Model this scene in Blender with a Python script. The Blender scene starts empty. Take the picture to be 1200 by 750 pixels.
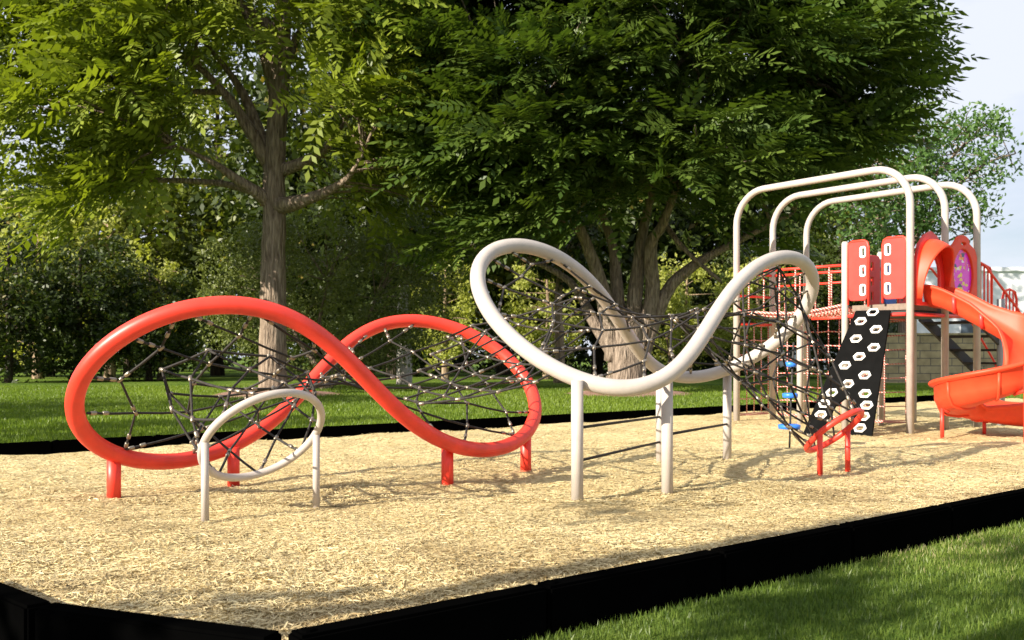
import bpy, bmesh, math, random
import numpy as np
from mathutils import Vector, Matrix
random.seed(4); rng = np.random.default_rng(11)
S = bpy.context.scene; C = S.collection
R = math.radians
F, H, HY = 1107.0, 1.1, 416.0
def P(px, py, Y): return Vector(((px-600)/F*Y, Y, H+(HY-py)/F*Y))
ZG = -0.08                                   # lawn level (mulch is z = 0)

# ------------------------------------------------------------------ materials
def node_mat(name):
    m = bpy.data.materials.new(name); m.use_nodes = True
    nt = m.node_tree; b = nt.nodes['Principled BSDF']
    return m, nt, b
def N(nt, t, **kw):
    n = nt.nodes.new(t)
    for k, v in kw.items():
        if k in n.inputs: n.inputs[k].default_value = v
        else: setattr(n, k, v)
    return n
def ramp(nt, fac, stops):
    r = nt.nodes.new('ShaderNodeValToRGB'); e = r.color_ramp.elements
    while len(e) < len(stops): e.new(0.5)
    for el, (p, c) in zip(e, stops): el.position = p; el.color = (*c, 1)
    nt.links.new(fac, r.inputs[0]); return r.outputs[0]
def coords(nt, kind='Object'): return nt.nodes.new('ShaderNodeTexCoord').outputs[kind]
def bump(nt, h, b, strength=.3, dist=.02):
    bp = N(nt, 'ShaderNodeBump', Strength=strength, Distance=dist)
    nt.links.new(h, bp.inputs['Height']); nt.links.new(bp.outputs[0], b.inputs['Normal'])
def noise(nt, scale, detail=4, co=None, rough=.55):
    n = N(nt, 'ShaderNodeTexNoise', Scale=scale, Detail=detail, Roughness=rough)
    if co is not None: nt.links.new(co, n.inputs['Vector'])
    return n.outputs['Fac']
def paint(name, col, rough=.35, var=.12, scale=6, spec=.5, metal=0, bs=.04):
    m, nt, b = node_mat(name); co = coords(nt)
    f = noise(nt, scale, 6, co)
    c0 = tuple(x*(1-var) for x in col); c1 = tuple(min(1, x*(1+var)) for x in col)
    nt.links.new(ramp(nt, f, [(.3, c0), (.7, c1)]), b.inputs['Base Color'])
    b.inputs['Roughness'].default_value = rough; b.inputs['Metallic'].default_value = metal
    b.inputs['Specular IOR Level'].default_value = spec
    f2 = noise(nt, 90, 2, co); bump(nt, f2, b, bs, .004)
    return m
M = {}
M['red'] = paint('red_paint', (.80, .045, .025), .42)
M['orange'] = paint('slide_plastic', (.74, .062, .022), .46, .10, 6, .3)
M['redplastic'] = paint('red_plastic', (.72, .045, .035), .4)
M['beige'] = paint('beige_paint', (.45, .40, .36), .45, .08)
M['post'] = paint('post_paint', (.46, .415, .37), .48, .06)
M['rope'] = paint('black_rope', (.03, .026, .023), .75, .4, 40, .3, 0, .5)
M['metal'] = paint('steel_ferrule', (.31, .265, .21), .38, .1, 30, .5, .8)
M['black'] = paint('black_plastic', (.0012, .0012, .0012), 1, .2, 6, .0)
M['panelblack'] = paint('black_panel', (.006, .006, .006), .85, .2, 6, .03)
M['white'] = paint('white_plastic', (.82, .80, .76), .45, .04)
M['blue'] = paint('blue_plastic', (.03, .19, .72), .4)
M['deck'] = paint('brown_deck', (.20, .15, .115), .7, .2, 20)
M['dark'] = paint('dark_steel', (.03, .027, .025), .7, .3, 20)
M['grey'] = paint('grey_steel', (.30, .30, .30), .5)
M['darkpost'] = paint('charcoal_paint', (.10, .095, .09), .6, .15)
M['bwall'] = paint('building_render', (.80, .82, .85), .8, .04, 1)
M['broof'] = paint('building_trim', (.34, .36, .40), .8, .05, 1)
M['bglass'] = paint('building_glass', (.05, .07, .09), .15, .2, 1)

def rope_redwhite():
    m, nt, b = node_mat('red_white_rope'); co = coords(nt)
    mp = N(nt, 'ShaderNodeMapping'); mp.inputs['Rotation'].default_value = (.6, .7, .4); nt.links.new(co, mp.inputs[0])
    w = N(nt, 'ShaderNodeTexWave', Scale=11, Distortion=1.5); nt.links.new(mp.outputs[0], w.inputs[0])
    nt.links.new(ramp(nt, w.outputs['Fac'], [(.0, (.55, .06, .05)), (.4, (.58, .09, .07)), (.6, (.60, .42, .36)), (1, (.7, .55, .48))]), b.inputs['Base Color'])
    b.inputs['Roughness'].default_value = .8; return m
M['redrope'] = rope_redwhite()

def leaf_mat(name, c0, c1, trans=.35, hue=None):
    m, nt, b = node_mat(name)
    at = N(nt, 'ShaderNodeAttribute', attribute_name='tint')
    geo = nt.nodes.new('ShaderNodeNewGeometry')
    mx = N(nt, 'ShaderNodeMath', operation='MULTIPLY_ADD'); mx.inputs[1].default_value = .35
    nt.links.new(geo.outputs['Random Per Island'], mx.inputs[0])
    sc = N(nt, 'ShaderNodeMath', operation='MULTIPLY'); sc.inputs[1].default_value = .65
    nt.links.new(at.outputs['Fac'], sc.inputs[0]); nt.links.new(sc.outputs[0], mx.inputs[2])
    st = [(0, c0), (1, c1)] if hue is None else [(0, c0), (.8, c1), (.93, hue), (1, hue)]
    col = ramp(nt, mx.outputs[0], st)
    nt.links.new(col, b.inputs['Base Color']); b.inputs['Roughness'].default_value = .45
    b.inputs['Specular IOR Level'].default_value = .35
    tr = nt.nodes.new('ShaderNodeBsdfTranslucent')
    g = N(nt, 'ShaderNodeMix', data_type='RGBA', blend_type='MULTIPLY'); g.inputs[0].default_value = 1
    nt.links.new(col, g.inputs[6]); g.inputs[7].default_value = (1.5, 1.55, .6, 1); nt.links.new(g.outputs[2], tr.inputs[0])
    ms = nt.nodes.new('ShaderNodeMixShader'); ms.inputs[0].default_value = trans
    nt.links.new(b.outputs[0], ms.inputs[1]); nt.links.new(tr.outputs[0], ms.inputs[2])
    nt.links.new(ms.outputs[0], nt.nodes['Material Output'].inputs[0]); return m
M['leaf1'] = leaf_mat('ash_leaf', (.075, .115, .010), (.27, .32, .034), .28)
M['leaf2'] = leaf_mat('broad_tree_leaf', (.022, .055, .010), (.115, .165, .027), .24)
M['leaf3'] = leaf_mat('airy_leaf', (.05, .12, .03), (.13, .22, .06), .4)
M['leafbox'] = leaf_mat('box_leaf', (.05, .075, .014), (.22, .25, .07), .25)
M['leafdark'] = leaf_mat('dark_leaf', (.014, .026, .005), (.055, .08, .013), .25, (.24, .18, .04))
M['leafmid'] = leaf_mat('mid_leaf', (.05, .075, .010), (.17, .20, .028), .35, (.30, .24, .05))
M['leafsunlit'] = leaf_mat('sunlit_tint_leaf', (.20, .23, .04), (.42, .44, .11), .4)  # leaf colour raised to paint sunlight into the small background trees
M['grass'] = leaf_mat('grass_blade', (.038, .078, .012), (.16, .22, .038), .3, (.34, .30, .16))
M['grassfar'] = leaf_mat('lawn_blade', (.07, .125, .010), (.21, .285, .034), .4)
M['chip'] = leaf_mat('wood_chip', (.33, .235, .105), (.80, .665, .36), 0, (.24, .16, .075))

def bark(name, c0, c1, sx=9):
    m, nt, b = node_mat(name); co = coords(nt)
    mp = N(nt, 'ShaderNodeMapping'); mp.inputs['Scale'].default_value = (sx, sx, sx*.16); nt.links.new(co, mp.inputs[0])
    v = N(nt, 'ShaderNodeTexVoronoi', feature='DISTANCE_TO_EDGE', Scale=1.0); 
    nz = N(nt, 'ShaderNodeTexNoise', Scale=1.6, Detail=8); nt.links.new(mp.outputs[0], nz.inputs['Vector'])
    ad = N(nt, 'ShaderNodeVectorMath', operation='ADD'); nt.links.new(mp.outputs[0], ad.inputs[0]); nt.links.new(nz.outputs['Color'], ad.inputs[1])
    nt.links.new(ad.outputs[0], v.inputs['Vector'])
    mm = N(nt, 'ShaderNodeMath', operation='MULTIPLY_ADD'); nt.links.new(v.outputs['Distance'], mm.inputs[0]); mm.inputs[1].default_value = .9
    nt.links.new(nz.outputs['Fac'], mm.inputs[2])
    nt.links.new(ramp(nt, mm.outputs[0], [(.35, c0), (.85, c1)]), b.inputs['Base Color'])
    b.inputs['Roughness'].default_value = .9; b.inputs['Specular IOR Level'].default_value = .15
    bump(nt, mm.outputs[0], b, 1.0, .09); return m
M['bark1'] = bark('grey_bark', (.12, .085, .06), (.36, .28, .21))
M['bark2'] = bark('brown_bark', (.12, .09, .068), (.36, .285, .225), 11)
M['barkdark'] = bark('dark_bark', (.03, .024, .018), (.09, .07, .05))
M['barkpale'] = bark('pale_bark', (.32, .29, .26), (.56, .52, .47), 4)
M['barktan'] = bark('tan_bark', (.16, .11, .07), (.36, .27, .18), 4)

def ground_mat():
    m, nt, b = node_mat('lawn_ground'); co = coords(nt)
    f1 = noise(nt, .35, 5, co); f2 = noise(nt, 14, 6, co, .7)
    mm = N(nt, 'ShaderNodeMath', operation='MULTIPLY_ADD'); mm.inputs[1].default_value = .55
    nt.links.new(f2, mm.inputs[0]); nt.links.new(f1, mm.inputs[2])
    nt.links.new(ramp(nt, mm.outputs[0], [(.5, (.04, .085, .010)), (.75, (.10, .165, .02)), (1, (.16, .215, .035))]), b.inputs['Base Color'])
    b.inputs['Roughness'].default_value = .9; b.inputs['Specular IOR Level'].default_value = .1
    bump(nt, f2, b, .9, .08); return m
M['ground'] = ground_mat()
def mulch_mat(name, st, s=1):
    m, nt, b = node_mat(name); co = coords(nt)
    mp = N(nt, 'ShaderNodeMapping'); mp.inputs['Scale'].default_value = (26*s, 70*s, 30*s)
    nz0 = N(nt, 'ShaderNodeTexNoise', Scale=3*s, Detail=2); nt.links.new(co, nz0.inputs['Vector'])
    sc = N(nt, 'ShaderNodeVectorMath', operation='SCALE'); sc.inputs['Scale'].default_value = .25; nt.links.new(nz0.outputs['Color'], sc.inputs[0])
    ad = N(nt, 'ShaderNodeVectorMath', operation='ADD'); nt.links.new(co, ad.inputs[0]); nt.links.new(sc.outputs[0], ad.inputs[1])
    nt.links.new(ad.outputs[0], mp.inputs[0])
    v = N(nt, 'ShaderNodeTexVoronoi', Scale=1.0); nt.links.new(mp.outputs[0], v.inputs['Vector'])
    big = noise(nt, .9*s, 5, co)
    sep = nt.nodes.new('ShaderNodeSeparateColor'); nt.links.new(v.outputs['Color'], sep.inputs[0])
    mm = N(nt, 'ShaderNodeMath', operation='MULTIPLY_ADD'); mm.inputs[1].default_value = .5
    nt.links.new(sep.outputs[0], mm.inputs[0]); nt.links.new(big, mm.inputs[2])
    nt.links.new(ramp(nt, mm.outputs[0], st), b.inputs['Base Color'])
    b.inputs['Roughness'].default_value = .9; b.inputs['Specular IOR Level'].default_value = .1
    bump(nt, v.outputs['Distance'], b, .7, .02); return m
M['mulch'] = mulch_mat('wood_mulch', [(.3, (.28, .195, .09)), (.6, (.54, .43, .215)), (1, (.72, .60, .33))])
M['redmulch'] = mulch_mat('red_bark_mulch', [(.3, (.14, .07, .05)), (.6, (.27, .16, .12)), (1, (.38, .25, .20))], .6)
def block_mat():
    m, nt, b = node_mat('split_block'); co = coords(nt)
    mp = N(nt, 'ShaderNodeMapping'); mp.inputs['Rotation'].default_value = (R(90), 0, 0); nt.links.new(co, mp.inputs[0])
    br = N(nt, 'ShaderNodeTexBrick', Scale=1.0); br.inputs['Color1'].default_value = (.45, .36, .20, 1); br.inputs['Color2'].default_value = (.38, .30, .16, 1)
    br.inputs['Mortar'].default_value = (.15, .13, .10, 1); br.inputs['Brick Width'].default_value = .9; br.inputs['Row Height'].default_value = .32; br.inputs['Mortar Size'].default_value = .02
    nt.links.new(mp.outputs[0], br.inputs['Vector'])
    nz = noise(nt, 3, 6, co)
    g = N(nt, 'ShaderNodeMix', data_type='RGBA', blend_type='OVERLAY'); g.inputs[0].default_value = .6
    nt.links.new(br.outputs['Color'], g.inputs[6]); nt.links.new(nz, g.inputs[7])
    nt.links.new(g.outputs[2], b.inputs['Base Color']); b.inputs['Roughness'].default_value = .9
    bump(nt, br.outputs['Fac'], b, -.6, .04); return m
M['block'] = block_mat()
def swirl_mat():
    m, nt, b = node_mat('swirl_print'); co = coords(nt)
    sp = nt.nodes.new('ShaderNodeSeparateXYZ'); nt.links.new(co, sp.inputs[0])
    v = N(nt, 'ShaderNodeTexVoronoi', Scale=13.0); nt.links.new(co, v.inputs['Vector'])
    sc = nt.nodes.new('ShaderNodeSeparateColor'); nt.links.new(v.outputs['Color'], sc.inputs[0])
    ad = N(nt, 'ShaderNodeMath', operation='MULTIPLY_ADD'); ad.inputs[1].default_value = .9; ad.inputs[2].default_value = 0
    nt.links.new(sp.outputs['Z'], ad.inputs[0])
    s2 = N(nt, 'ShaderNodeMath', operation='ADD'); nt.links.new(ad.outputs[0], s2.inputs[0]); nt.links.new(sc.outputs[0], s2.inputs[1])
    r = ramp(nt, s2.outputs[0], [(0, (.72, .02, .60)), (.42, (.78, .03, .62)), (.50, (.8, .75, .75)), (.58, (.65, .02, .45)), (.70, (.75, .55, .05)), (.78, (.04, .03, .12)), (.84, (.7, .05, .3)), (.97, (.85, .12, .03))])
    r.node.color_ramp.interpolation = 'CONSTANT'
    nt.links.new(r, b.inputs['Base Color']); b.inputs['Roughness'].default_value = .2; return m
M['swirl'] = swirl_mat()

# ------------------------------------------------------------------ mesh helpers
def link(name, me, mat, parent=None):
    o = bpy.data.objects.new(name, me); C.objects.link(o)
    if mat is not None: me.materials.append(mat if not isinstance(mat, str) else M[mat])
    if parent is not None:
        o.parent = parent; o.matrix_parent_inverse = parent.matrix_basis.inverted()
    return o
def tag(o, label=None, cat=None, group=None, kind=None):
    for k, v in (('label', label), ('category', cat), ('group', group), ('kind', kind)):
        if v: o[k] = v
    return o
def thing(name, label, cat, loc=(0, 0, 0), group=None):
    o = bpy.data.objects.new(name, None); C.objects.link(o); o.location = loc
    o.empty_display_size = .1
    return tag(o, label, cat, group)
class MB:
    def __init__(s): s.v = []; s.f = []; s.sm = []
    def add(s, vs, fs, smooth=False):
        k = len(s.v); s.v += [tuple(v) for v in vs]; s.f += [tuple(i+k for i in f) for f in fs]; s.sm += [smooth]*len(fs)
    def box(s, c, ax, hs):
        c = Vector(c); ax = [Vector(a) for a in ax]
        vs = [c + ax[0]*hs[0]*i + ax[1]*hs[1]*j + ax[2]*hs[2]*k for i in (-1, 1) for j in (-1, 1) for k in (-1, 1)]
        s.add(vs, [(0, 1, 3, 2), (4, 6, 7, 5), (0, 4, 5, 1), (2, 3, 7, 6), (0, 2, 6, 4), (1, 5, 7, 3)])
    def tube(s, pts, r, n=8, closed=False, cap=True, up=None):
        pts = [Vector(p) for p in pts]; m = len(pts)
        rs = r if hasattr(r, '__len__') else [r]*m
        tang = []
        for i in range(m):
            a = pts[(i-1) % m] if (closed or i > 0) else pts[i]; b = pts[(i+1) % m] if (closed or i < m-1) else pts[i]
            tang.append((b-a).normalized())
        u = tang[0].orthogonal().normalized() if up is None else Vector(up)
        frames = []
        for t in tang:
            u = (u - t*u.dot(t))
            u = u.normalized() if u.length > 1e-6 else t.orthogonal().normalized()
            frames.append((u.copy(), t.cross(u)))
        if closed:                                   # spread the closing twist
            u0 = frames[0][0]; t0 = tang[0]; ue = (u - t0*u.dot(t0)).normalized()
            ang = math.atan2(t0.dot(ue.cross(u0)), ue.dot(u0))
            frames = [(a*math.cos(ang*i/m)+b*math.sin(ang*i/m), b*math.cos(ang*i/m)-a*math.sin(ang*i/m)) for i, (a, b) in enumerate(frames)]
        vs = []; fs = []
        for i in range(m):
            a, b = frames[i]
            for k in range(n):
                q = 2*math.pi*k/n; vs.append(pts[i]+(a*math.cos(q)+b*math.sin(q))*rs[i])
        for i in range(m if closed else m-1):
            for k in range(n):
                i2 = (i+1) % m
                fs.append((i*n+k, i*n+(k+1) % n, i2*n+(k+1) % n, i2*n+k))
        s.add(vs, fs, True)
        if cap and not closed:
            k = len(s.v)-len(vs)
            s.f += [tuple(k+i for i in reversed(range(n))), tuple(k+(m-1)*n+i for i in range(n))]; s.sm += [False, False]
    def build(s, name, mat, parent=None, origin=None):
        me = bpy.data.meshes.new(name)
        me.from_pydata(s.v, [], s.f); me.polygons.foreach_set('use_smooth', s.sm); me.update()
        o = link(name, me, mat, parent)
        if origin is not None and parent is None:
            me.transform(Matrix.Translation(-Vector(origin))); o.location = origin
        return o
def npmesh(name, V, mat, parent=None, tint=None, nv=4):
    """V (n, nv, 3): n separate faces"""
    n = len(V); me = bpy.data.meshes.new(name)
    me.vertices.add(n*nv); me.vertices.foreach_set('co', np.ascontiguousarray(V, dtype=np.float32).ravel())
    me.loops.add(n*nv); me.loops.foreach_set('vertex_index', np.arange(n*nv, dtype=np.int32))
    me.polygons.add(n); me.polygons.foreach_set('loop_start', np.arange(0, n*nv, nv, dtype=np.int32))
    try: me.polygons.foreach_set('loop_total', np.full(n, nv, dtype=np.int32))
    except Exception: pass
    me.update(calc_edges=True)
    if tint is not None:
        a = me.attributes.new('tint', 'FLOAT', 'POINT'); a.data.foreach_set('value', np.repeat(tint.astype(np.float32), nv))
    return link(name, me, mat, parent)
def slab(name, outline, holes, thick, bev, mat, parent, M4):
    """flat panel with real holes: 2D curve, extruded and bevelled, as a mesh"""
    cu = bpy.data.curves.new('panel_outline', 'CURVE'); cu.dimensions = '2D'; cu.fill_mode = 'BOTH'
    cu.extrude = thick/2-bev; cu.bevel_depth = bev; cu.bevel_resolution = 1
    for poly in [outline]+holes:
        sp = cu.splines.new('POLY'); sp.points.add(len(poly)-1); sp.use_cyclic_u = True
        for q, p in zip(sp.points, poly): q.co = (p[0], p[1], 0, 1)
    tmp = bpy.data.objects.new('panel_outline', cu)
    me = bpy.data.meshes.new_from_object(tmp); bpy.data.objects.remove(tmp); bpy.data.curves.remove(cu)
    me.transform(M4); me.materials.clear(); me.name = name
    return link(name, me, mat, parent)
def rrect(x0, y0, x1, y1, r, n=5):
    o = []
    for cx, cy, a in ((x1-r, y1-r, 0), (x0+r, y1-r, 90), (x0+r, y0+r, 180), (x1-r, y0+r, 270)):
        for k in range(n+1): q = R(a+90*k/n); o.append((cx+r*math.cos(q), cy+r*math.sin(q)))
    return o
def frame4(o, x, y):
    x = Vector(x).normalized(); y = Vector(y); y = (y-x*y.dot(x)).normalized(); z = x.cross(y)
    m = Matrix.Identity(4)
    for i in range(3): m[i][0] = x[i]; m[i][1] = y[i]; m[i][2] = z[i]; m[i][3] = o[i]
    return m
UP = Vector((0, 0, 1))
def copy_tree(o, parent=None):
    c = o.copy(); C.objects.link(c); c.parent = parent
    for ch in list(o.children): copy_tree(ch, c)
    return c

# ------------------------------------------------------------------ setting: ground, mulch
me = bpy.data.meshes.new('lawn'); me.from_pydata([(-300, -60, ZG), (300, -60, ZG), (300, 400, ZG), (-300, 400, ZG)], [], [(0, 1, 2, 3)])
tag(link('lawn', me, 'ground'), kind='structure')
E1 = Vector((.785, .62, 0)).normalized(); E2 = Vector((-E1.y, E1.x, 0))
PF = Vector((-.80, 3.33, 0))
LEFT = [PF, Vector((-1.80, 3.72, 0)), Vector((-2.62, 4.42, 0)), Vector((-3.35, 5.30, 0)), Vector((-4.0, 6.24, 0)), Vector((-4.45, 7.30, 0)), Vector((-4.80, 8.40, 0)), Vector((-5.40, 9.35, 0)), Vector((-6.06, 9.93, 0))]
def left_at(u):
    ls = [0]
    for a, b in zip(LEFT, LEFT[1:]): ls.append(ls[-1]+(b-a).length)
    d = u*ls[-1]
    for i in range(len(LEFT)-1):
        if d <= ls[i+1]+1e-6: return LEFT[i].lerp(LEFT[i+1], (d-ls[i])/(ls[i+1]-ls[i]))
    return LEFT[-1]
def hump(x, y): return (.011*math.sin(2.1*x+1.3*y)+.012*math.sin(3.7*y-1.9*x+1)+.009*math.sin(5.3*x+4.1*y+2)+.006*math.sin(9.1*x-7.7*y)+.004*math.sin(17*x+13*y))*.9
nu, nv = 90, 170
vs = []; fs = []
for i in range(nu+1):
    a = left_at(i/nu); b = PF.lerp(LEFT[-1]+E1*8, i/nu)+E1*16
    for j in range(nv+1):
        q = a.lerp(b, (j/nv)**1.25); vs.append((q.x, q.y, hump(q.x, q.y)-.008))
for i in range(nu):
    for j in range(nv): k = i*(nv+1)+j; fs.append((k, k+1, k+nv+2, k+nv+1))
me = bpy.data.meshes.new('mulch_bed'); me.from_pydata(vs, [], fs); me.polygons.foreach_set('use_smooth', [True]*len(fs))
tag(link('mulch_bed', me, 'mulch'), kind='structure')
# loose chips (uncountable)
def chips(n, ymin, ymax, lmin, lmax):
    Y = ymin+(ymax-ymin)*rng.random(n)**1.35; X = (rng.random(n)*1.16-.58)*Y*1.02
    d = (X-PF.x)*E2.x+(Y-PF.y)*E2.y; keep = (d > .04) & (d < 8.35)
    for a, b in zip(LEFT, LEFT[1:]):
        t = (b-a).normalized(); keep &= ((X-a.x)*t.y-(Y-a.y)*t.x > .02) | (Y > b.y+.3) | (Y < a.y-.3)
    X = X[keep]; Y = Y[keep]; n = len(X)
    Z = (.011*np.sin(2.1*X+1.3*Y)+.012*np.sin(3.7*Y-1.9*X+1)+.009*np.sin(5.3*X+4.1*Y+2)+.006*np.sin(9.1*X-7.7*Y)+.004*np.sin(17*X+13*Y))*.9-.008
    Z = Z+.003+.010*rng.random(n)
    a = rng.random(n)*2*np.pi; L = lmin+(lmax-lmin)*rng.random(n)**1.6; W = L*.08+.0018+rng.random(n)*.002
    near = np.clip((6.2-Y)/2.2, 0, 1); L = L*(1+.10*near); pit = rng.normal(0, 1, n)*(.09+.12*near); rol = rng.normal(0, 1, n)*(.22+.25*near)
    d = np.stack([np.cos(a)*np.cos(pit), np.sin(a)*np.cos(pit), np.sin(pit)], 1)
    s = np.stack([-np.sin(a)*np.cos(rol), np.cos(a)*np.cos(rol), np.sin(rol)], 1)
    c = np.stack([X, Y, Z], 1); L = L[:, None]/2; W = W[:, None]/2
    bend = np.array([0, 0, 1.])*(L*.25*(rng.random((n, 1))-.3))
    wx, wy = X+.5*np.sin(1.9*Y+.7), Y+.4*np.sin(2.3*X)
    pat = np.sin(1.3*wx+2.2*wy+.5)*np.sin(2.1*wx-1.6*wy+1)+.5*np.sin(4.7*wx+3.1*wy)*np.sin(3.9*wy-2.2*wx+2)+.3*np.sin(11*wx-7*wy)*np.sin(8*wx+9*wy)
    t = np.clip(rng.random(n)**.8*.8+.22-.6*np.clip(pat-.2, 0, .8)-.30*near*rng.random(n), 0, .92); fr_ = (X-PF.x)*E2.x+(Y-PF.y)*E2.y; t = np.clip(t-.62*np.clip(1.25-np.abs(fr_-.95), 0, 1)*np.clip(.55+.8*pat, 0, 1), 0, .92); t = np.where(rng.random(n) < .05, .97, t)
    A = np.stack([c-d*L-s*W*.6, c-d*L+s*W*.6, c+bend+s*W, c+bend-s*W], 1); B = np.stack([c+bend-s*W, c+bend+s*W, c+d*L+s*W*.5, c+d*L-s*W*.5], 1)
    return np.concatenate([A, B]), np.concatenate([t, t])
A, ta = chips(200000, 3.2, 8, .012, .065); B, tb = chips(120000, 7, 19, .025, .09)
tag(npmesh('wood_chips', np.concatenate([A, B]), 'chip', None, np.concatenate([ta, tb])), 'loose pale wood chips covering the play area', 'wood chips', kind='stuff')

# border timbers
def timber(a, b, side, label, group, z0=-.16, z1=.13):
    d = (b-a); L = d.length-.012; d.normalize(); nrm = Vector((d.y, -d.x, 0))*side
    bm = bmesh.new()
    bmesh.ops.create_cube(bm, size=1)
    for v in bm.verts: v.co = Vector((v.co.x*L, v.co.y*.11, v.co.z*(z1-z0)))
    bmesh.ops.bevel(bm, geom=list(bm.edges), offset=.012, segments=2, affect='EDGES')
    c = (a+b)/2+nrm*.055; c.z = (z0+z1)/2
    # end lug where the spike goes
    for x in (-L/2+.05,):
        r = bmesh.ops.create_cone(bm, cap_ends=True, segments=12, radius1=.03, radius2=.025, depth=.01)
        bmesh.ops.translate(bm, verts=r['verts'], vec=(x, 0, (z1-z0)/2+.003))
    me = bpy.data.meshes.new('border_timber'); bm.to_mesh(me); bm.free()
    o = link('border_timber', me, 'black'); o.location = c; o.rotation_euler.z = math.atan2(d.y, d.x)
    return tag(o, label, 'border timber', group)
q = PF.copy()
for i in range(12):
    timber(q, q+E1*1.13, 1, 'black plastic border timber in the long front row beside the near grass', 'border timbers along the front edge'); q = q+E1*1.13
for i in range(len(LEFT)-1):
    if i == 0: lb = 'black border timber angled off the front corner at bottom left'
    elif i == 1: lb = 'black border timber leaving the frame at the bottom left edge'
    elif i == 5: lb = 'black border timber just peeking in at the left picture edge'
    else: lb = None
    if lb: timber(LEFT[i+1], LEFT[i], 1, lb, 'border timbers at the left end')
q = LEFT[-1].copy()
for i in range(20):
    timber(q, q+E1*1.13, -1, 'black plastic border timber in the far row in front of the back lawn', 'border timbers along the far edge'); q = q+E1*1.13

# ------------------------------------------------------------------ the two twisted loops
RED = [[-1.471, 1.386, 0.608, 0.024, 0.001, -0.044, 0.18], [8.094, 0.445, 1.512, -0.019, 0.014, -0.067, 0.079], [0.849, 0.013, 0.002, -0.599, 0.051, 0.005, 0.004]]
BEI = [[1.359, 1.356, 0.592, 0.024, -0.012, 0.011, 0.173], [8.648, 0.381, 1.298, 0.057, 0.039, 0.016, -0.111], [1.453, -0.027, 0.001, 0.589, -0.086, 0.008, -0.01]]
def loop(co, t):
    b = [1]+[g(k*t) for k in (1, 2, 3) for g in (math.cos, math.sin)]
    return Vector([sum(x*y for x, y in zip(r, b)) for r in co])
def disc(co, rho, t, sag=0):
    c = Vector((co[0][0], co[1][0], co[2][0])); p = loop(co, t)
    q = c+(p-c)*rho; q.z = c.z+(p.z-c.z)*rho*rho - sag*(1-rho*rho); return q
def loop_climber(name, label, co, mat, pmat, R0, posts, pr):
    t = thing(name, label, 'climbing loop', (co[0][0], co[1][0], 0))
    m = MB(); m.tube([loop(co, 2*math.pi*k/160) for k in range(160)], R0, 20, True); m.build('loop_tube', mat, t)
    for px, py, tt in posts:
        tp = loop(co, R(tt)); Y = F*H/(py-HY); b = Vector(((px-600)/F*Y, Y, -.05))
        b.x = b.x*.5+tp.x*.5; b.y = b.y*.5+tp.y*.5
        # keep the post plumb under the tube
        m = MB(); m.tube([(b.x, b.y, -.05), (b.x, b.y, tp.z-.01)], pr, 16); m.build('post', pmat, t)
    return t
def nearest_t(co, px, py, tlo, thi):
    Y = F*H/(py-HY); X = (px-600)/F*Y; best = None
    for k in range(tlo*2, thi*2):
        p = loop(co, R(k/2)); e = abs(p.x/p.y*F+600-px)*.01+math.hypot(p.x-X, p.y-Y)*.4
        if best is None or e < best[0]: best = (e, k/2)
    return best[1]
rp = [(133, 583, 180, 215), (274, 567, 145, 178), (524, 565, 330, 358), (616, 552, 2, 30)]
bp = [(676, 589, 240, 275), (782, 575, 270, 300), (774, 542, 95, 115), (852, 535, 60, 90)]
rc = loop_climber('red_loop_climber', 'large twisted red tube loop on four short red posts', RED, 'red', 'red', .065, [(a, b, nearest_t(RED, a, b, c, d)) for a, b, c, d in rp], .052)
bc = loop_climber('beige_loop_climber', 'large twisted beige tube loop raised on four tall beige posts', BEI, 'beige', 'beige', .065, [(a, b, nearest_t(BEI, a, b, c, d)) for a, b, c, d in bp], .046)
# black step bars between the beige posts
pp = [o for o in bc.children if o.name.startswith('post')]
def post_xy(o): v = o.data.vertices[0].co; ws = [o.data.vertices[i].co for i in range(16)]; c = sum(ws, Vector())/16; return Vector((c.x, c.y, 0))
for (i, j, za, zb) in ((0, 2, .55, .46), (0, 2, .30, .20), (1, 3, .47, .36)):
    a = post_xy(pp[i]); b = post_xy(pp[j]); m = MB(); m.tube([a+UP*za, b+UP*zb], .012, 8); m.build('step_bar', 'rope', bc)

def small_ring(name, label, b1, b2, zc, rad, cs, sn, r0, mat, pr):
    def g(px, py): Y = F*H/(py-HY); return Vector(((px-600)/F*Y, Y, 0))
    p1, p2 = g(*b1), g(*b2); a = (p2-p1).normalized(); c = (p1+p2)/2+UP*zc
    b = Vector((a.y, -a.x, 0))*cs+UP*sn
    t = thing(name, label, 'hoop', (c.x, c.y, 0))
    m = MB(); m.tube([c+a*rad*math.cos(q)+b*rad*math.sin(q) for q in [2*math.pi*k/72 for k in range(72)]], r0, 14, True); m.build('hoop_tube', mat, t)
    for p in (p1, p2):
        e = c+a*(rad if p is p2 else -rad); m = MB(); m.tube([(e.x, e.y, -.05), (e.x, e.y, zc)], pr, 14); m.build('post', mat, t)
    return lambda q: c+a*rad*math.cos(q)+b*rad*math.sin(q)
ringA = small_ring('beige_hoop', 'small tilted beige hoop on two thin beige posts in front of the red loop', (241, 609), (370, 592), .53, .435, .69, .72, .028, 'beige', .026)
ringB = small_ring('red_hoop', 'small tilted red hoop on two red posts right of the beige loop', (958, 558), (996, 550), .39, .30, .76, .65, .028, 'red', .026)

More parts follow.
